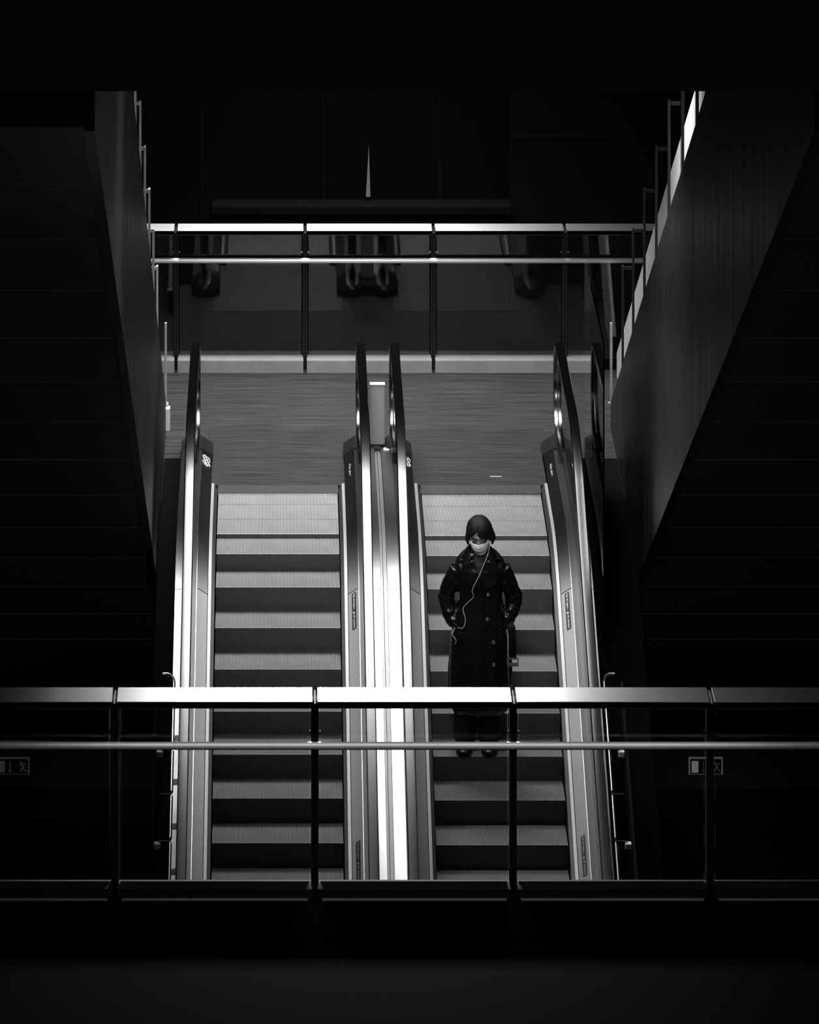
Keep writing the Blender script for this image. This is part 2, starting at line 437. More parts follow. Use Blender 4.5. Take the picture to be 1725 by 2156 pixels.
# wall beyond the far railing
mb = MB(); mb.box(-6, 2.16, 6.3, 6.6, -8, 12, 0); mb.box(2.16, 8, 6.1, 6.6, -8, 12, 1)
for x in (-3.1, -1.9, -0.75, 0.4, 1.5): mb.box(x - 0.008, x + 0.008, 6.29, 6.31, -8, 12, 2)
mb.box(2.2, 3.12, 6.09, 6.12, 0.02, 0.055, 2); mb.box(2.2, 3.12, 6.09, 6.12, 1.52, 1.55, 2)
struct('wall_back', mb, [M['wall'], M['wall2'], M['void']])
mb = MB(); mb.box(-0.65, 2.16, 6.0, 6.3, 0.83, 0.895); 
struct('trim_2', mb, M['wall2'])
mb = MB(); mb.add([(0.80, 6.25, 0.93), (0.842, 6.25, 0.93), (0.842, 6.29, 0.93), (0.80, 6.29, 0.93), (0.828, 6.27, 1.42)], [(0, 1, 4), (1, 2, 4), (2, 3, 4), (3, 0, 4), (0, 3, 2, 1)])  # pale wedge modelled in place of a sliver of light on the wall
tag(mb.build('light_sliver', M['kerb']), 'slender pale pointed fin standing in for grazing light on the dark far wall', 'sliver')

# ------------------------------------------------------------------ cross railings (far and near)
def cross_railing(label, Yf, z0, posts, xs_end, kerb_h, kerb_d, glass_h, group, kx, dark):
    """Yf: front face of the kerb; z0: floor level"""
    t = thing('glass_railing', label, 'railing', (0, Yf, z0))
    zt = kerb_h + glass_h
    gy = kerb_d - 0.03
    edges = [xs_end[0]] + posts + [xs_end[1]]
    for i in range(len(edges) - 1):
        a, b = edges[i] + 0.012, edges[i + 1] - 0.012
        mb = MB(); mb.box(a, b, gy - 0.20, gy + 0.05, zt - 0.042, zt, bev=0.004); mb.build('top_rail', M['steel_rail'], t)
        mb = MB(); mb.box(a + 0.02, b - 0.02, gy - 0.006, gy + 0.006, kerb_h - 0.02, zt - 0.05); mb.build('glass_panel', M['glass'], t)
        if b > kx[0] and a < kx[1]:
            mb = MB(); mb.box(max(a, kx[0]) + 0.004, min(b, kx[1]) - 0.004, 0, kerb_d, 0, kerb_h, 0)
            mb.box(max(a, kx[0]) + 0.004, min(b, kx[1]) - 0.004, 0.004, kerb_d, kerb_h, kerb_h + 0.004, 1)
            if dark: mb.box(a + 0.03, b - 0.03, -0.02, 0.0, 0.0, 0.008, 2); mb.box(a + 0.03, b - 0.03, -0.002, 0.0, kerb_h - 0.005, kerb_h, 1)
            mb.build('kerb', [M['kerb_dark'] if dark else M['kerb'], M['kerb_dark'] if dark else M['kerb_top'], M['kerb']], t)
    mb = MB(); zb = zt - 0.305
    mb.tube([(edges[0], gy - 0.06, zb), (edges[-1], gy - 0.06, zb)], 0.0225, 20); mb.build('mid_rail', M['steel_bar'], t)
    for x in posts:
        mb = MB()
        mb.box(x - 0.022, x - 0.008, gy - 0.045, gy + 0.03, 0.0, zt - 0.045); mb.box(x + 0.008, x + 0.022, gy - 0.045, gy + 0.03, 0.0, zt - 0.045)
        mb.box(x - 0.008, x + 0.008, gy - 0.02, gy + 0.02, 0.0, zt - 0.045)
        p = mb.build('post', M['post'], t)
        for sx in (-0.03, 0.03):
            mb = MB(); mb.tube([(x + sx, gy - 0.055, zb + 0.075), (x + sx, gy - 0.03, zb + 0.075)], 0.008, 10)
            mb.build('clamp', M['bar'], p)
        mb = MB(); mb.tube([(x, gy - 0.19, zt - 0.02), (x, gy + 0.04, zt - 0.02)], 0.007, 10); mb.build('rail_joint', M['bar'], p)
    return t
cross_railing('far glass railing with wide bright steel top rail at the back of the landing', 3.61, 0.0,
              [-0.945, 0.2133, 1.365, 2.547], (-1.75, 3.6), 0.106, 0.19, 1.18, None, (-1.2, 2.75), False)
cross_railing('near glass railing with wide white-lit steel top rail crossing in front of the escalators', -13.44, 1.674,
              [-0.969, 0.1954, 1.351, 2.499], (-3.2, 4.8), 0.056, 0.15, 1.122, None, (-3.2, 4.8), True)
# bridge the near railing stands on
mb = MB(); mb.box(-8, 10, -22, -13.29, 1.2, 1.674); struct('bridge_floor', mb, pbr('bridge_floor_dark', 0.0025, 0.9, spec=0.0))

# ------------------------------------------------------------------ flights rising towards the viewer on both sides
def zedge(Y): return 0.22 + TAN * (1.9 - Y)         # upper edge of the side cladding
def flight(side, X, X2):
    mb = MB(); ya, yb = 1.9, -16.0
    H = 2.12
    s = 1 if side == 'right' else -1
    # side cladding: vertical sheet 60 mm thick
    xo = X + s * 0.06
    ring = lambda y: [(X, y, zedge(y) - H), (xo, y, zedge(y) - H), (xo, y, zedge(y)), (X, y, zedge(y))]
    mb.loft([ring(ya), ring(yb)], 0, False)
    struct('wall_' + side, mb, M['truss'])
    # soffit sloping with it, with panel joints
    mb = MB()
    ring = lambda y, o=0.0: [(xo + s * 0.002, y, zedge(y) - H + 0.02 - o), (X2, y, zedge(y) - H + 0.02 - o), (X2, y, zedge(y) - H + 0.25), (xo + s * 0.002, y, zedge(y) - H + 0.25)]
    mb.loft([ring(ya), ring(yb)], 0, False)
    y = 1.55
    while y > yb:
        d = 0.006
        mb.loft([ring(y + d, 0.004), ring(y - d, 0.004)], 1, False)
        y -= 1.36
    struct('soffit_' + side, mb, [M['soffit'], M['joint']])
flight('left', -0.996, -9.0)
flight('right', 2.848, 11.0)
# pale strip beyond the posts along the right-hand flight
mb = MB(); ring = lambda y: [(3.0, y, zedge(y)), (3.03, y, zedge(y)), (3.03, y, zedge(y) + 0.76), (3.0, y, zedge(y) + 0.76)]
mb.loft([ring(3.5), ring(-15.9)], 0, False); struct('trim_3', mb, M['white'])
def stair_railing(side, X, label, mat):
    s = 1 if side == 'right' else -1
    t = thing('stair_railing', label, 'railing', (X, 1.9, 0.22))
    L = lambda y, z: (y - 1.9, z - 0.22)
    o = s * 0.054                      # the posts stand just outside the cladding
    for i in range(9):
        Y = 1.22 - 1.378 * i
        y, z = L(Y, zedge(Y) - 0.15); zt = L(Y, zedge(Y) + 1.03)[1]
        mb = MB(); mb.box(o + s * 0.008 - 0.009, o + s * 0.008 + 0.009, y - 0.03, y + 0.03, z, zt, bev=0.002)
        p = mb.build('post', mat, t)
        mb = MB(); mb.box(min(o, o + s * 0.092), max(o, o + s * 0.092), y - 0.012, y + 0.012, zt - 0.034, zt - 0.008)
        mb.build('arm', mat, p)
    # short end post with a foot plate at the bottom of the flight
    mb = MB(); mb.box(-0.010 + s * 0.004, 0.010 + s * 0.004, -0.012, 0.012, 0.0, 0.69, bev=0.002)
    p = mb.build('end_post', M['rail_post'], t)
    mb = MB(); mb.box(min(-s * 0.02, s * 0.07), max(-s * 0.02, s * 0.07), -0.02, 0.02, -0.02, 0.0); mb.build('foot_plate', M['rail_post'], p)
    ring = lambda Y: [(o + s * 0.15, L(Y, 0)[0], L(0, zedge(Y) + 0.03)[1]), (o + s * 0.162, L(Y, 0)[0], L(0, zedge(Y) + 0.03)[1]), (o + s * 0.162, L(Y, 0)[0], L(0, zedge(Y) + 0.9)[1]), (o + s * 0.15, L(Y, 0)[0], L(0, zedge(Y) + 0.9)[1])]
    mb = MB(); mb.loft([ring(1.22), ring(1.22 - 1.378 * 8)], 0, False); mb.build('glass_panel', M['glass'], t)
    return t
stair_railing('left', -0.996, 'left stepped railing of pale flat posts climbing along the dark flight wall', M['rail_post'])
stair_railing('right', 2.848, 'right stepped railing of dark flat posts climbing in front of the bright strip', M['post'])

# filler strips between escalator decks and flight walls, white block standing in for a newel reflection below the railing foot
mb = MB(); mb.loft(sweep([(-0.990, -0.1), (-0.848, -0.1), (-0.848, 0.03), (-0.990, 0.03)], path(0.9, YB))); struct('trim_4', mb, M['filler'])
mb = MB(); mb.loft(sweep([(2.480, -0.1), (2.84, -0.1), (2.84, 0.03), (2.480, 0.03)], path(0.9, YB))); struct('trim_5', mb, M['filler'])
mb = MB(); mb.box(-1.05, -0.962, 1.80, 1.90, 0.002, 0.19); struct('trim_6', mb, M['white'])
# clear screen at the right of the right-hand escalator
mb = MB(); mb.box(2.515, 2.527, -2.6, 0.0, -0.3, 1.95)
tag(mb.build('glass_screen', M['glass']), 'clear glass screen standing between the right escalator and the right flight wall', 'screen')

# tubular guard rails beside the lower run of each escalator
def guard(side, label):
    s = 1 if side == 'right' else -1
    cx = 0.815; X = cx + s * 1.630
    t = thing('guard_rail', label, 'handrail', (X, -3.9, zn(-3.9)))
    P = lambda dx, Y, h: (dx * s, Y + 3.9, zn(Y) + h - zn(-3.9))
    segs = [(-3.92, -4.50), (-4.54, -4.90), (-4.94, -5.31), (-5.35, -7.0)]
    for k, (a, b) in enumerate(segs):
        mb = MB()
        if k == 0:
            z0 = zn(-3.92) + 0.9
            pts = [(s * 0.085, -3.80 + 3.9, z0 + 0.03 - zn(-3.9)), (s * 0.045, -3.80 + 3.9, z0 + 0.03 - zn(-3.9)), (s * 0.02, -3.82 + 3.9, z0 + 0.022 - zn(-3.9)), (s * 0.005, -3.87 + 3.9, z0 + 0.012 - zn(-3.9)), P(0, a, 0.9)]
            pts += [P(0, b, 0.9)]
        else: pts = [P(0, a, 0.9), P(0, b, 0.9)]
        mb.tube(pts, 0.0155, 16); mb.build('rail_tube', M['bar'], t)
    for k, Y in enumerate((-4.52, -4.92, -5.33)):
        mb = MB(); mb.tube([P(0, Y + 0.02, 0.9), P(0, Y - 0.02, 0.9)], 0.007, 10)
        mb.tube([P(0.0, Y, 0.9), P(0.085, Y, 0.9)], 0.006, 8)
        b = mb.build('bracket', M['post'], t)
        if k != 1:
            mb = MB()
            x0, y0, z0 = P(0.07, Y, 0.9); mb.box(min(x0, x0 + s * 0.045), max(x0, x0 + s * 0.045), y0 - 0.03, y0 + 0.03, z0 - 0.05, z0 - 0.01, bev=0.003)
            mb.build('mounting_block', M['white'], b)
    # dark backing panel the brackets are fixed to
    mb = MB(); ring = lambda Y: [(P(0.118, Y, -0.2)), (P(0.136, Y, -0.2)), (P(0.136, Y, 0.98)), (P(0.118, Y, 0.98))]
    mb.loft([ring(-4.0), ring(-7.0)], 0, False); mb.build('backing_panel', M['void'], t)
    for k in range(8):
        mb = MB(); Y = -3.46 - 0.4 * k
        mb.add([P(-0.075, Y + 0.03, 0.111), P(0.018, Y + 0.03, 0.101), P(0.018, Y - 0.012, 0.101), P(-0.075, Y - 0.012, 0.111)], [(0, 1, 2, 3)])
        mb.add([P(-0.075, Y - 0.012, 0.112), P(0.018, Y - 0.012, 0.102), P(0.018, Y - 0.024, 0.102), P(-0.075, Y - 0.024, 0.112)], [(0, 1, 2, 3)], 1)
        mb.build('deck_clip', [M['pillar'], M['black']], t)
    return t
guard('left', 'bright tube rail with hooked top beside the outer edge of the left escalator')
guard('right', 'thin tube rail with hooked top beside the outer edge of the right escalator')

# walls under the landing, beam overhead
mb = MB(); mb.box(-10, -1.0, 1.95, 2.2, -14, -1.75, 0); mb.box(2.86, 12, 1.95, 2.2, -14, -1.75, 0)
mb.box(-10, -1.0, 1.90, 1.95, -3.12, -2.72, 1); mb.box(2.86, 12, 1.90, 1.95, -3.12, -2.72, 1)
struct('wall_lower', mb, [M['void'], M['beam']])
mb = MB(); mb.box(-14, 16, -17.2, -16.6, 7.22, 13.0); struct('ceiling', mb, M['beam'])

# escape signs on the lower walls
def exit_sign(X, label, order):
    t = thing('exit_sign', label, 'sign', (X, 1.90, -2.92))
    W, Hh = 0.27, 0.125
    mb = MB(); mb.box(-W / 2, W / 2, -0.03, -0.008, -Hh / 2, Hh / 2, bev=0.002); mb.build('housing', M['sign_black'], t)
    mb = MB(); mb.box(-W / 2 - 0.012, W / 2 + 0.012, -0.006, -0.001, -Hh / 2 - 0.012, Hh / 2 + 0.012); mb.build('light_edge', M['sign_edge'] if order else M['sign_dim'], t)
    mb = MB(); mb.box(-W / 2 + 0.012, -W / 2 + 0.070, -0.0325, -0.031, -0.050, 0.050); mb.build('door_symbol', M['sign_lit'] if order else M['sign_dim'], t)
    y = -0.0325
    mb = MB()
    mb.box(-0.024, -0.016, y, y + 0.001, -0.03, 0.048); mb.add([(-0.042, y, -0.022), (-0.02, y, -0.052), (0.002, y, -0.022), (-0.02, y, -0.036)], [(0, 1, 3), (1, 2, 3)])
    mb.build('arrow_symbol', M['sign_dim'], t)
    mb = MB()
    def limb(pts, w):
        for a, b in zip(pts, pts[1:]):
            a, b = Vector(a), Vector(b); n = Vector((-(b - a).y, (b - a).x)).normalized() * w
            mb.add([(0.085 + q.x, y, q.y) for q in (a + n, a - n, b - n, b + n)], [(0, 1, 2, 3)])
    mb.add([(0.085 - 0.012 + 0.010 * math.cos(q * PI / 5), y, 0.040 + 0.010 * math.sin(q * PI / 5)) for q in range(10)], [tuple(range(10))])
    limb([(-0.006, 0.028), (0.004, 0.014), (0.014, -0.010)], 0.0075)
    limb([(-0.004, 0.026), (-0.022, 0.014), (-0.036, 0.010)], 0.004); limb([(-0.002, 0.027), (0.024, 0.030), (0.036, 0.012)], 0.004)
    limb([(0.012, -0.010), (-0.010, -0.020), (-0.012, -0.048)], 0.005); limb([(0.014, -0.010), (0.022, -0.034), (0.044, -0.038)], 0.005)
    mb.build('running_figure_symbol', M['sign_dim'], t)
exit_sign(-2.325, 'dim escape sign with down arrow on the left lower wall', False)
exit_sign(3.67, 'escape sign with lit white panel behind a post of the near railing on the right', True)

# ------------------------------------------------------------------ the person on the right escalator
PX, PY, PZ = 1.5226, -3.32, -0.9576
person = thing('person', 'masked person in a long black glossy coat, hands in pockets, on the right escalator', 'person', (PX, PY, PZ))
HC = Vector((0.000, -0.035, 1.658))
HR = (Euler((0, 0, math.radians(-9))).to_matrix() @ Euler((math.radians(25), math.radians(-4), 0)).to_matrix())
KH = 0.93
def H(x, y, z): return tuple(HC + HR @ (Vector((x, y, z)) * KH))
def ring(cx, cy, z, a, b, n=40, e=2.2, fold=0.0, nf=7, ph=0.0, tilt=0.0):
    out = []
    for k in range(n):
        t = 2 * PI * k / n; c, s_ = math.cos(t), math.sin(t)
        r = (abs(c) ** e + abs(s_) ** e) ** (-1 / e)
        m = 1 + fold * (math.sin(nf * t + ph) * 0.6 + math.sin((nf * 2 - 3) * t + ph * 1.7) * 0.4)
        x = cx + a * r * c * m; y = cy + b * r * s_ * m
        out.append((x, y, z + tilt * y))
    return out
SH = 0.0
def head_fn(d, p):
    x, y, z = p
    if z < 0.02:
        k = 1 - 0.30 * min(1, (0.02 - z) / 0.13) ** 1.3; x *= k
    if y < 0:
        y -= 0.024 * math.exp(-(x / 0.012) ** 2) * math.exp(-((z + 0.030) / 0.026) ** 2)
        y += 0.012 * math.exp(-((abs(x) - 0.033) / 0.016) ** 2 - ((z - 0.008) / 0.013) ** 2)
        y -= 0.005 * math.exp(-((z - 0.032) / 0.012) ** 2 - (x / 0.05) ** 2)
        y -= 0.016 * math.exp(-(x / 0.032) ** 2 - ((z + 0.104) / 0.022) ** 2)
        y -= 0.006 * math.exp(-(x / 0.022) ** 2 - ((z + 0.068) / 0.010) ** 2)
    return Vector((x, y, z)) * KH
# body: one continuous surface from head to feet
b = MB()
b.ellipsoid(HC, (0.078, 0.099, 0.124), 72, 56, 0, HR, head_fn)
for s in (-1, 1): b.ellipsoid(H(s * 0.078, 0.012, -0.012), (0.009, 0.018, 0.029), 10, 8, 0, HR)
b.tube([H(0, 0.03, -0.06), (0, 0.02, 1.51), (0, 0.03, 1.44)], [0.052, 0.052, 0.062], 20)
b.loft([ring(0, 0.02, z, a, d) for z, a, d in ((1.47, 0.07, 0.06), (1.44, 0.15, 0.075), (1.38, 0.18, 0.09), (1.25, 0.155, 0.095), (1.10, 0.13, 0.085), (0.98, 0.155, 0.10), (0.86, 0.165, 0.105), (0.80, 0.14, 0.09))])
ARM = {-1: [(-0.160, 0.012, 1.375), (-0.212, 0.03, 1.27), (-0.252, 0.055, 1.145), (-0.232, 0.020, 1.05), (-0.178, -0.010, 0.955)],
       1: [(0.168, 0.012, 1.38), (0.220, 0.03, 1.27), (0.262, 0.055, 1.135), (0.242, 0.020, 1.04), (0.184, -0.010, 0.945)]}
for s in (-1, 1):
    A = ARM[s]
    b.tube(A, [0.052, 0.046, 0.040, 0.037, 0.028], 14)
    w = Vector(A[-1]); d = Vector((-s * 0.25, -0.08, -1.0)).normalized(); inn = Vector((-s, 0, 0))
    palm = w + d * 0.05
    b.tube([w, w + d * 0.03, w + d * 0.085], [0.028, 0.036, 0.034], 14, 0, 0.55)
    for q, (off, ln) in enumerate(((-0.026, 0.058), (-0.009, 0.070), (0.009, 0.066), (0.026, 0.052))):
        p0 = w + d * 0.075 + Vector((0, off, off * 0.4)); p1 = p0 + d * ln * 0.55 + inn * 0.006; p2 = p1 + d * ln * 0.40 + inn * 0.022
        b.tube([p0, p1, p2], [0.0095, 0.0090, 0.0075], 8)
    p0 = w + d * 0.03 + Vector((0, -0.028, 0.004)); b.tube([p0, p0 + d * 0.035 + Vector((-s * 0.004, -0.018, 0.0)), p0 + d * 0.062 + Vector((-s * 0.008, -0.02, 0))], [0.012, 0.0105, 0.008], 8)
    hx = s * 0.085; fx = -0.124 if s < 0 else 0.070
    b.tube([(hx, 0.02, 0.90), (hx, 0.015, 0.70), (hx * 1.0, -0.005, 0.50), ((hx + fx) / 2, 0.01, 0.32), (fx, 0.02, 0.09), (fx, 0.0, 0.05)], [0.095, 0.085, 0.062, 0.058, 0.040, 0.042], 18)
    b.tube([(fx, 0.04, 0.045), (fx, -0.05, 0.042), (fx * 1.02, -0.14, 0.032)], [0.040, 0.042, 0.034], 14, 0, 0.8)
body = b.build('body', M['skin'], person)
md = body.modifiers.new('r', 'REMESH'); md.mode = 'VOXEL'; md.voxel_size = 0.0045
md = body.modifiers.new('s', 'SMOOTH'); md.factor = 0.5; md.iterations = 2
bake(body)

# hair: chin-length bob with a side parting, open at the face
hv = []; rows = 22; cols = 44
hb = MB()
for i in range(rows + 1):
    t = i / rows
    z = 0.1518 - 0.222 * t + (0.0012 if i == 0 else 0)
    if z > 0.02:
        k = math.sqrt(max(0.0, 1 - ((z - 0.02) / 0.132) ** 2)); k = k ** 0.92 if i else 0.0005; rx = 0.110 * k; ry = 0.120 * k
    else:
        q = (0.02 - z) / 0.102
        rx = 0.110 + 0.016 * math.sin(q * PI * 0.62) ; ry = 0.118 + 0.004 * q
        if q > 0.8: rx -= 0.012 * (q - 0.8) / 0.2
    # opening half angle, left (viewer's) and right side
    def op(z0, a1):
        if z > z0: return 0.0
        return a1 * min(1, ((z0 - z) / 0.085)) ** 0.75
    oa = op(0.098, 52); ob = op(0.060, 58)
    row = []
    for j in range(cols + 1):
        a = -oa - (360 - oa - ob) * j / cols      # from viewer-left edge of the opening around the back
        an = math.radians(-90 + a)
        if oa == 0 and ob == 0: an = math.radians(-90 - 360 * j / cols)
        w = 1 + 0.012 * math.sin(j * 2.9) + 0.01 * math.sin(j * 5.3 + 1)
        part = 0.003 * math.exp(-((math.cos(an) * rx + 0.012) / 0.006) ** 2) if (math.sin(an) < 0 and 0.04 < z < 0.125) else 0
        row.append(H(math.cos(an) * rx * w, 0.012 + math.sin(an) * ry * w, z - part + (0.012 * math.sin(j * 1.7) if i == rows else 0)))
    hv.append(row)
hb.add([p for r in hv for p in r], [(i * (cols + 1) + j, i * (cols + 1) + j + 1, (i + 1) * (cols + 1) + j + 1, (i + 1) * (cols + 1) + j) for i in range(rows) for j in range(cols)], 0, True)
hair = hb.build('hair', M['hair'], person)
md = hair.modifiers.new('w', 'WELD'); md.merge_threshold = 0.0008
md = hair.modifiers.new('so', 'SOLIDIFY'); md.thickness = 0.016; md.offset = -1
md = hair.modifiers.new('su', 'SUBSURF'); md.levels = 1
bake(hair)
# brows and lowered lashes
for s in (-1, 1):
    mb = MB(); mb.tube([H(s * 0.016, -0.098, 0.030), H(s * 0.034, -0.096, 0.036), H(s * 0.054, -0.083, 0.030)], [0.003, 0.0045, 0.002], 8, 0, 0.6); mb.build('eyebrow', M['lid'], person)
    mb = MB(); mb.ellipsoid(H(s * 0.033, -0.079, 0.006), (0.015, 0.010, 0.010), 14, 10, 0, HR)
    e = mb.build('eyelid', M['skin'], person)
    mb = MB(); mb.tube([H(s * 0.018, -0.087, 0.003), H(s * 0.033, -0.091, -0.003), H(s * 0.050, -0.082, 0.002)], [0.002, 0.0035, 0.002], 8); mb.build('eyelashes', M['lid'], e)
# face mask with pleats, nose ridge and ear loops
mv = []; mr, mc = 16, 22
for i in range(mr + 1):
    v = i / mr
    for j in range(mc + 1):
        u = -1 + 2 * j / mc; az = u * math.radians(66 - 12 * v)
        z = -0.014 - 0.118 * v + 0.010 * abs(u) * (1 - 2 * v) * -1
        rx = 0.088 - 0.020 * v ** 1.5; ry = 0.108 + 0.024 * math.sin(min(1, v * 1.35) * PI * 0.72) - 0.012 * v
        y = -ry * math.cos(az) ** 0.8 - 0.014 * math.exp(-(u / 0.16) ** 2) * (1 - v) ** 1.5
        y -= 0.0045 * (((v * 3.2) % 1.0)) * (1 - u * u)
        mv.append(H(rx * math.sin(az), y, z))
mb = MB(); mb.add(mv, [(i * (mc + 1) + j, i * (mc + 1) + j + 1, (i + 1) * (mc + 1) + j + 1, (i + 1) * (mc + 1) + j) for i in range(mr) for j in range(mc)], 0, True)
mask = mb.build('face_mask', M['mask'], person); md = mask.modifiers.new('so', 'SOLIDIFY'); md.thickness = 0.003; md.offset = 0; bake(mask)
mb = MB()
for s in (-1, 1):
    mb = MB()
    mb.tube([H(s * 0.079, -0.048, -0.018), H(s * 0.087, -0.015, 0.004), H(s * 0.090, 0.016, 0.014), H(s * 0.091, 0.022, -0.018), H(s * 0.084, -0.012, -0.062), H(s * 0.062, -0.062, -0.118)], 0.0022, 6)
    mb.build('ear_loop', M['mask'], mask)

# coat: torso, flared skirt and sleeves as one garment
c = MB()
prof = [(0.285, 0.205, 0.150, 0.075), (0.325, 0.228, 0.172, 0.075), (0.40, 0.236, 0.178, 0.075), (0.50, 0.240, 0.178, 0.07), (0.62, 0.236, 0.172, 0.06), (0.75, 0.231, 0.168, 0.045), (0.87, 0.228, 0.166, 0.03), (0.97, 0.208, 0.155, 0.02),
        (1.07, 0.180, 0.140, 0.02), (1.16, 0.166, 0.130, 0.016), (1.25, 0.170, 0.130, 0.014), (1.33, 0.185, 0.130, 0.01), (1.39, 0.196, 0.124, 0.006), (1.43, 0.188, 0.108, 0), (1.455, 0.150, 0.088, 0), (1.474, 0.090, 0.070, 0)]
rings = []
for z, a, d, f in prof:
    rings.append(ring(0.004, 0.012, z, a, d, 72, 2.3, f, 7, 0.8, 0.75 if z > 1.442 else (0.3 if z > 1.41 else 0.0)))
c.loft(rings)
for s in (-1, 1):
    A = [Vector(p) for p in ARM[s]]
    pts = []; rad = []
    N = 26
    for i in range(N + 1):
        t = i / N * (len(A) - 1); k = min(int(t), len(A) - 2); q = t - k
        P0, P1, P2, P3 = A[max(k - 1, 0)], A[k], A[k + 1], A[min(k + 2, len(A) - 1)]
        p = 0.5 * ((2 * P1) + (P2 - P0) * q + (2 * P0 - 5 * P1 + 4 * P2 - P3) * q * q + (3 * P1 - P0 - 3 * P2 + P3) * q ** 3)
        pts.append(p); g = i / N
        r = 0.070 - 0.012 * g + (0.0035 * math.sin(i * 1.7 + s + 1.3 * math.sin(i * 0.9)) + 0.005 * math.exp(-((g - 0.52) / 0.09) ** 2) if 0.32 < g < 0.9 else 0.001 * math.sin(i * 1.9))
        if i == N: r = 0.05
        rad.append(r)
    c.tube(pts, rad, 28)
coat = c.build('coat', M['coat'], person)
md = coat.modifiers.new('r', 'REMESH'); md.mode = 'VOXEL'; md.voxel_size = 0.0075
md = coat.modifiers.new('s', 'SMOOTH'); md.factor = 0.5; md.iterations = 9
bake(coat)
for p in coat.data.vertices:      # soft creases of heavy leather
    q = p.co; n = noise.noise(Vector((q.x * 9, q.y * 9, q.z * 4))) * 0.006 + noise.noise(Vector((q.x * 20 + 5, q.y * 20 + q.z * 9, q.z * 24))) * (0.0065 if abs(q.x) > 0.19 and 0.98 < q.z < 1.24 else 0.0025)
    if q.z < 1.44: p.co = q + p.normal * n
coat.data.update()
cv = [v.co.copy() for v in coat.data.vertices]; cf = [list(p.vertices) for p in coat.data.polygons]
BV = BVHTree.FromPolygons(cv, cf)
def front(x, z, lift=0.004, default=-0.12):
    h = BV.ray_cast(Vector((x, -1.0, z)), Vector((0, 1, 0)))
    return Vector((x, (h[0].y if h[0] is not None else default) - lift, z))
def drape(name, cor, mat, lift=0.006, nx=8, nz=14, parent=person, thick=0.006):
    a, b_, c_, d_ = [Vector(q) for q in cor]
    v = []
    for i in range(nz + 1):
        for j in range(nx + 1):
            u, w = j / nx, i / nz
            q = (a * (1 - u) + b_ * u) * (1 - w) + (d_ * (1 - u) + c_ * u) * w
            v.append(front(q.x, q.y, lift))
    mb = MB(); mb.add(v, [(i * (nx + 1) + j, (i + 1) * (nx + 1) + j, (i + 1) * (nx + 1) + j + 1, i * (nx + 1) + j + 1) for i in range(nz) for j in range(nx)], 0, True)
    o = mb.build(name, mat, parent); md = o.modifiers.new('so', 'SOLIDIFY'); md.thickness = thick; md.offset = 0; bake(o); return o
# lapels and collar leaves
def lapel(cor):
    a, b_, c_, d_ = [Vector(q) for q in cor]
    v = []; nx, nz = 8, 16
    for i in range(nz + 1):
        for j in range(nx + 1):
            u, w = j / nx, i / nz
            q = (a * (1 - u) + b_ * u) * (1 - w) + (d_ * (1 - u) + c_ * u) * w
            h = BV.ray_cast(Vector((q.x, -1.0, q.z)), Vector((0, 1, 0)))
            y = q.y - 0.006 * math.sin(u * PI)
            if h[0] is not None: y = min(y, h[0].y - 0.008)
            v.append((q.x, y, q.z))
    mb = MB(); mb.add(v, [(i * (nx + 1) + j, (i + 1) * (nx + 1) + j, (i + 1) * (nx + 1) + j + 1, i * (nx + 1) + j + 1) for i in range(nz) for j in range(nx)], 0, True)
    o = mb.build('lapel', M['coat'], coat); md = o.modifiers.new('so', 'SOLIDIFY'); md.thickness = 0.007; md.offset = 0
    md = o.modifiers.new('sm', 'SMOOTH'); md.factor = 0.5; md.iterations = 6; bake(o)
lapel([(-0.048, -0.095, 1.480), (-0.148, -0.070, 1.425), (-0.085, -0.120, 1.275), (0.022, -0.130, 1.255)])
lapel([(0.052, -0.095, 1.475), (0.150, -0.070, 1.415), (0.130, -0.120, 1.285), (0.022, -0.132, 1.262)])
def collar(s):
    mb = MB(); v = []
    for i in range(15):
        t = i / 14
        an = math.radians(90 - s * 0 - t * 158)      # back of neck round to the front
        x = s * math.cos(an) * 0.082; y = 0.012 + math.sin(an) * 0.080
        zt = 1.575 - 0.07 * t
        ox = s * (0.032 + 0.055 * t) * (0.35 + 0.65 * abs(math.cos(an)) if t < 0.8 else 1.0); oy = (-0.028 if t > 0.5 else 0.03) * (0.5 + t * 0.5)
        for q in range(5):
            w = q / 4
            v.append((x * (1 - 0 * w) + ox * w, y + oy * w + 0.006 * math.sin(w * PI), zt - (0.085 + 0.022 * t) * w ** 1.3 + 0.008 * math.sin(w * PI)))
    mb.add(v, [(i * 5 + j, i * 5 + j + 1, (i + 1) * 5 + j + 1, (i + 1) * 5 + j) for i in range(14) for j in range(4)], 0, True)
    o = mb.build('collar', M['coat'], coat); md = o.modifiers.new('so', 'SOLIDIFY'); md.thickness = 0.006; md.offset = 0
    md = o.modifiers.new('su', 'SUBSURF'); md.levels = 1; bake(o)
collar(-1); collar(1)
# shoulder straps
for s in (-1, 1):
    mb = MB()
    for q in range(2): pass
    pts = []
    for i in range(9):
        x = s * (0.105 + 0.065 * i / 8); h = BV.ray_cast(Vector((x, 0.0, 2.0)), Vector((0, 0, -1)))
        zz = (h[0].z if h[0] is not None else 1.45) + 0.004
        pts.append((x, zz))
    v = []
    for (x, zz) in pts: v += [(x, -0.028, zz - 0.004), (x, 0.0, zz), (x, 0.022, zz - 0.002)]
    mb.add(v, [(3 * i + j, 3 * i + j + 1, 3 * i + 4 + j, 3 * i + 3 + j) for i in range(8) for j in range(2)], 0, True)
    o = mb.build('shoulder_strap', M['coat'], coat); md = o.modifiers.new('so', 'SOLIDIFY'); md.thickness = 0.006; bake(o)
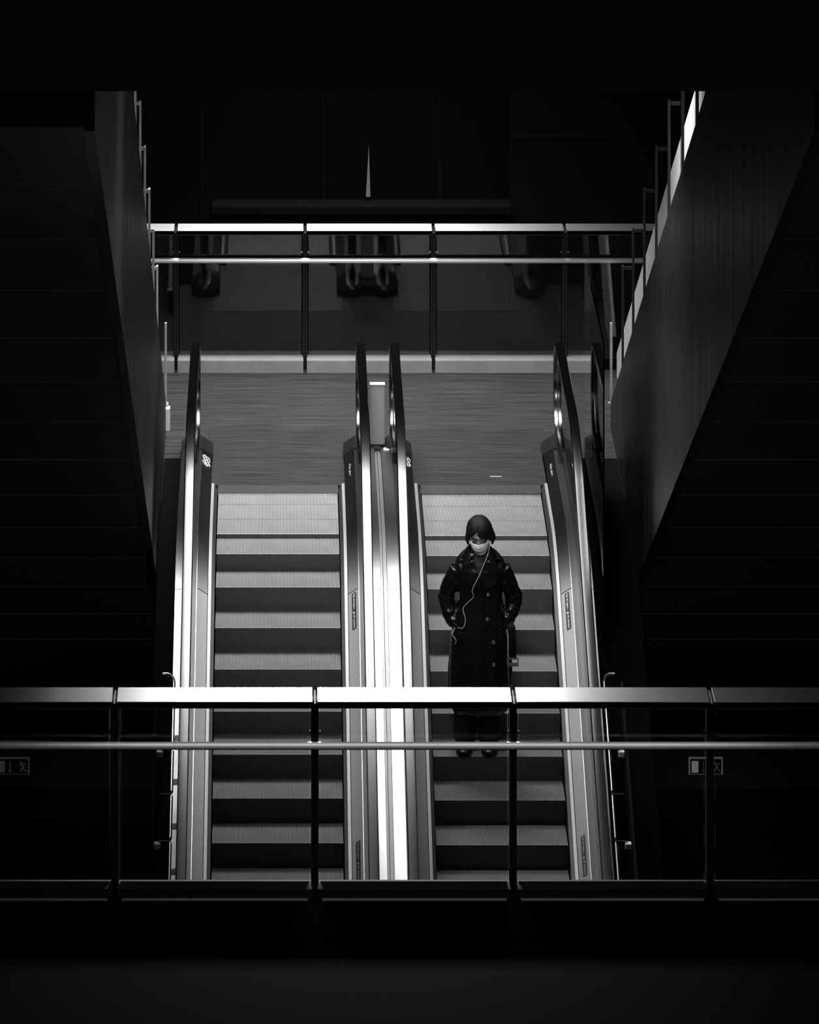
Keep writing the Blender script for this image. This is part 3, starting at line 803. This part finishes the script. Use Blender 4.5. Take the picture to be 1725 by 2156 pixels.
# front overlap edge and pocket flaps
mb = MB(); e0 = []
for i in range(25):
    z = 1.28 - 0.88 * i / 24; e0.append(front(0.035 - 0.012 * math.sin(i * 0.5), z, 0.004))
mb.tube(e0, 0.005, 6, 0, 0.7); mb.build('front_edge', M['coat'], coat)
drape('pocket_flap', [(-0.205, 0.985), (-0.150, 0.960), (-0.128, 0.875), (-0.165, 0.865)], M['coat'], 0.006, parent=coat)
drape('pocket_flap', [(0.155, 0.955), (0.212, 0.975), (0.190, 0.860), (0.140, 0.865)], M['coat'], 0.006, parent=coat)
for (x, z) in ((0.062, 1.215), (0.055, 1.030), (0.103, 0.860), (0.105, 0.690)):
    p = front(x, z, 0.004); mb = MB(); mb.tube([p + Vector((0, 0.004, 0)), p + Vector((0, -0.005, 0)), p + Vector((0, -0.007, 0))], [0.0135, 0.0135, 0.009], 16)
    mb.build('button', M['button'], coat)
# loose belt hanging from the waist, with its buckle
mb = MB(); bp = [(0.215, -0.03, 1.02), (0.243, -0.065, 0.95), (0.250, -0.085, 0.87), (0.250, -0.085, 0.78), (0.252, -0.08, 0.715)]
rr = []
for (x, y, z) in bp: rr.append([(x - 0.026, y - 0.004, z), (x + 0.030, y + 0.004, z), (x + 0.030, y + 0.009, z), (x - 0.026, y + 0.001, z)])
mb.loft(rr, smooth=False); belt = mb.build('belt', M['coat'], person)
mb = MB(); x, y, z = 0.252, -0.086, 0.690
mb.box(x - 0.045, x + 0.045, y - 0.006, y + 0.006, z + 0.020, z + 0.030); mb.box(x - 0.045, x + 0.045, y - 0.006, y + 0.006, z - 0.032, z - 0.022)
mb.box(x - 0.045, x - 0.036, y - 0.006, y + 0.006, z - 0.022, z + 0.020); mb.box(x + 0.036, x + 0.045, y - 0.006, y + 0.006, z - 0.022, z + 0.020)
mb.box(x - 0.034, x + 0.034, y - 0.003, y + 0.003, z - 0.02, z - 0.006)
mb.build('belt_buckle', M['button'], belt)
# sweater neck, trousers, boots
mb = MB(); mb.loft([ring(0, 0.012, z, a, d, 32, 2.0) for z, a, d in ((1.30, 0.020, 0.130), (1.35, 0.036, 0.134), (1.40, 0.056, 0.134), (1.435, 0.068, 0.126), (1.46, 0.072, 0.100), (1.50, 0.064, 0.074), (1.535, 0.058, 0.062))]); mb.build('sweater', M['knit'], person)
for s in (-1, 1):
    hx = s * 0.085; fx = -0.112 if s < 0 else 0.074
    mb = MB()
    rr = []
    for z, a, d in ((0.95, 0.095, 0.11), (0.7, 0.092, 0.105), (0.45, 0.088, 0.10), (0.25, 0.088, 0.10), (0.12, 0.084, 0.105), (0.065, 0.080, 0.11)):
        q = (0.95 - z) / 0.88
        rr.append(ring(hx * (1 - q) + fx * q, 0.012 - 0.0 * q, z, a, d, 32, 2.1, 0.03 * q, 5, s))
    mb.loft(rr); mb.build('trouser_leg', M['cloth'], person)
    fx = -0.124 if s < 0 else 0.070
    mb = MB(); w = 0.058
    sec = [(0.075, 0.9, 0.10), (0.045, 1.0, 0.115), (-0.02, 1.0, 0.115), (-0.08, 1.02, 0.082), (-0.14, 0.98, 0.066), (-0.180, 0.78, 0.052), (-0.196, 0.45, 0.036)]
    rr = []
    for (y, kw, h) in sec:
        rr.append([(fx + math.cos(t) * w * kw, y, 0.004 + h * 0.5 + math.sin(t) * h * 0.5) for t in [2 * PI * k / 18 for k in range(18)]])
    mb.loft(rr); bt = mb.build('shoe', M['shoe'], person)
    mb = MB(); so = []
    for (y, kw, h) in sec: so += [(fx - w * kw * 1.02, y), (fx + w * kw * 1.02, y)]
    n = len(sec); v = [(x, y, 0.001) for x, y in so] + [(x, y, 0.020) for x, y in so]
    f = []
    for i in range(n - 1):
        a = 2 * i
        f += [(a, a + 1, a + 3, a + 2), (2 * n + a, 2 * n + a + 2, 2 * n + a + 3, 2 * n + a + 1), (a, a + 2, 2 * n + a + 2, 2 * n + a), (a + 1, 2 * n + a + 1, 2 * n + a + 3, a + 3)]
    f += [(0, 2 * n, 2 * n + 1, 1), (2 * n - 2, 2 * n - 1, 4 * n - 1, 4 * n - 2)]
    mb.add(v, f); mb.build('sole', M['shoe'], bt)
# earphones worn by the person: ear bud at the ear, cable down the coat into the pocket
cab = [H(0.088, 0.0, -0.01), H(0.084, -0.03, -0.05), H(0.075, -0.055, -0.10), (0.052, -0.115, 1.50)]
for (x, z) in ((0.012, 1.41), (-0.018, 1.345), (-0.046, 1.29), (-0.060, 1.245), (-0.050, 1.20), (-0.090, 1.155), (-0.124, 1.115), (-0.128, 1.085), (-0.116, 1.045), (-0.112, 1.01), (-0.132, 0.965), (-0.160, 0.958), (-0.192, 0.945), (-0.214, 0.915), (-0.212, 0.885), (-0.188, 0.872), (-0.184, 0.845), (-0.200, 0.830)):
    p = front(x, z, 0.052 if z > 1.38 else 0.016 if z > 1.21 else (0.008 if z > 1.0 else 0.013)); cab.append(tuple(p))
sm = []
for i in range(len(cab) - 1):
    P0, P1, P2, P3 = [Vector(cab[max(0, min(len(cab) - 1, i + k))]) for k in (-1, 0, 1, 2)]
    for q in (0, 0.25, 0.5, 0.75):
        sm.append(0.5 * ((2 * P1) + (P2 - P0) * q + (2 * P0 - 5 * P1 + 4 * P2 - P3) * q * q + (3 * P1 - P0 - 3 * P2 + P3) * q ** 3))
mb = MB(); mb.tube(sm, 0.0019, 6); ear = mb.build('earphone_cable', M['cable'], person, None, 'thin white earphone cable')
mb = MB(); mb.ellipsoid(H(0.090, -0.002, -0.006), (0.008, 0.010, 0.010), 10, 8); mb.tube([H(0.090, -0.004, -0.008), H(0.087, -0.018, -0.04)], 0.005, 8); mb.build('earbud', M['cable'], ear)


# ------------------------------------------------------------------ light
def area(name, loc, aim, sx, sy, power, spread=180):
    l = bpy.data.lights.new(name, 'AREA'); l.shape = 'RECTANGLE'; l.size = sx; l.size_y = sy; l.energy = power; l.spread = math.radians(spread)
    o = bpy.data.objects.new(name, l); COL.objects.link(o); o.location = loc
    d = Vector(aim) - Vector(loc)
    o.rotation_euler = d.to_track_quat('-Z', 'Y').to_euler() if abs(d.x) + abs(d.y) > 1e-6 else (0, 0, 0)
    return o
area('skylight', (0.35, 1.6, 8.5), (0.35, 1.6, 0), 3.4, 5.6, 430, 62)
area('back_rail_fill', (0.95, 5.3, 9.0), (0.95, 4.1, 0), 0.8, 0.4, 24, 45)  # added light that brightens the far top rail, no fixture there
area('front_rail_fill', (0.50, -9.6, 8.0), (0.50, -13.3, 2.85), 2.0, 0.8, 160, 40)  # unseen light added to whiten the near top rail
area('mid_rail_fill', (0.9, -16.9, 7.15), (0.9, -13.5, 2.5), 4.4, 0.3, 7, 50)  # added under the beam to put a highlight on the near mid rail
area('front_fill', (0.4, -12.4, 7.6), (1.0, -1.4, 1.0), 2.5, 0.6, 24, 30)  # added frontal fill for the face mask and the step risers
area('strip_fill', (1.7, -5.0, 6.6), (3.0, -5.0, 4.6), 0.15, 9.0, 190, 80)  # light put in only to brighten the pale strip of the right flight

w = bpy.data.worlds.new('World'); SC.world = w; w.use_nodes = True
w.node_tree.nodes['Background'].inputs[0].default_value = (1, 1, 1, 1)
w.node_tree.nodes['Background'].inputs[1].default_value = 0.02

# ------------------------------------------------------------------ camera
cam = bpy.data.cameras.new('camera'); co = bpy.data.objects.new('camera', cam); COL.objects.link(co)
co.location = (0, -44.88, 13.466); co.rotation_euler = (PI / 2, 0, 0)
cam.sensor_fit = 'AUTO'; cam.sensor_width = 36.0; cam.lens = 36.0 * 11392 / 2156
cam.shift_x = (862.5 - 592.5) / 2156; cam.shift_y = -(1078 + 2378.5) / 2156
cam.clip_start = 1.0; cam.clip_end = 300
SC.camera = co
SC.view_settings.view_transform = 'Standard'; SC.view_settings.look = 'None'
SC.view_settings.gamma = 1; SC.view_settings.use_curve_mapping = False
SC.view_settings.exposure = 0.0
SC.cycles.max_bounces = 8; SC.cycles.transparent_max_bounces = 16
SC.cycles.caustics_reflective = False; SC.cycles.caustics_refractive = False
SC.cycles.sample_clamp_indirect = 4.0
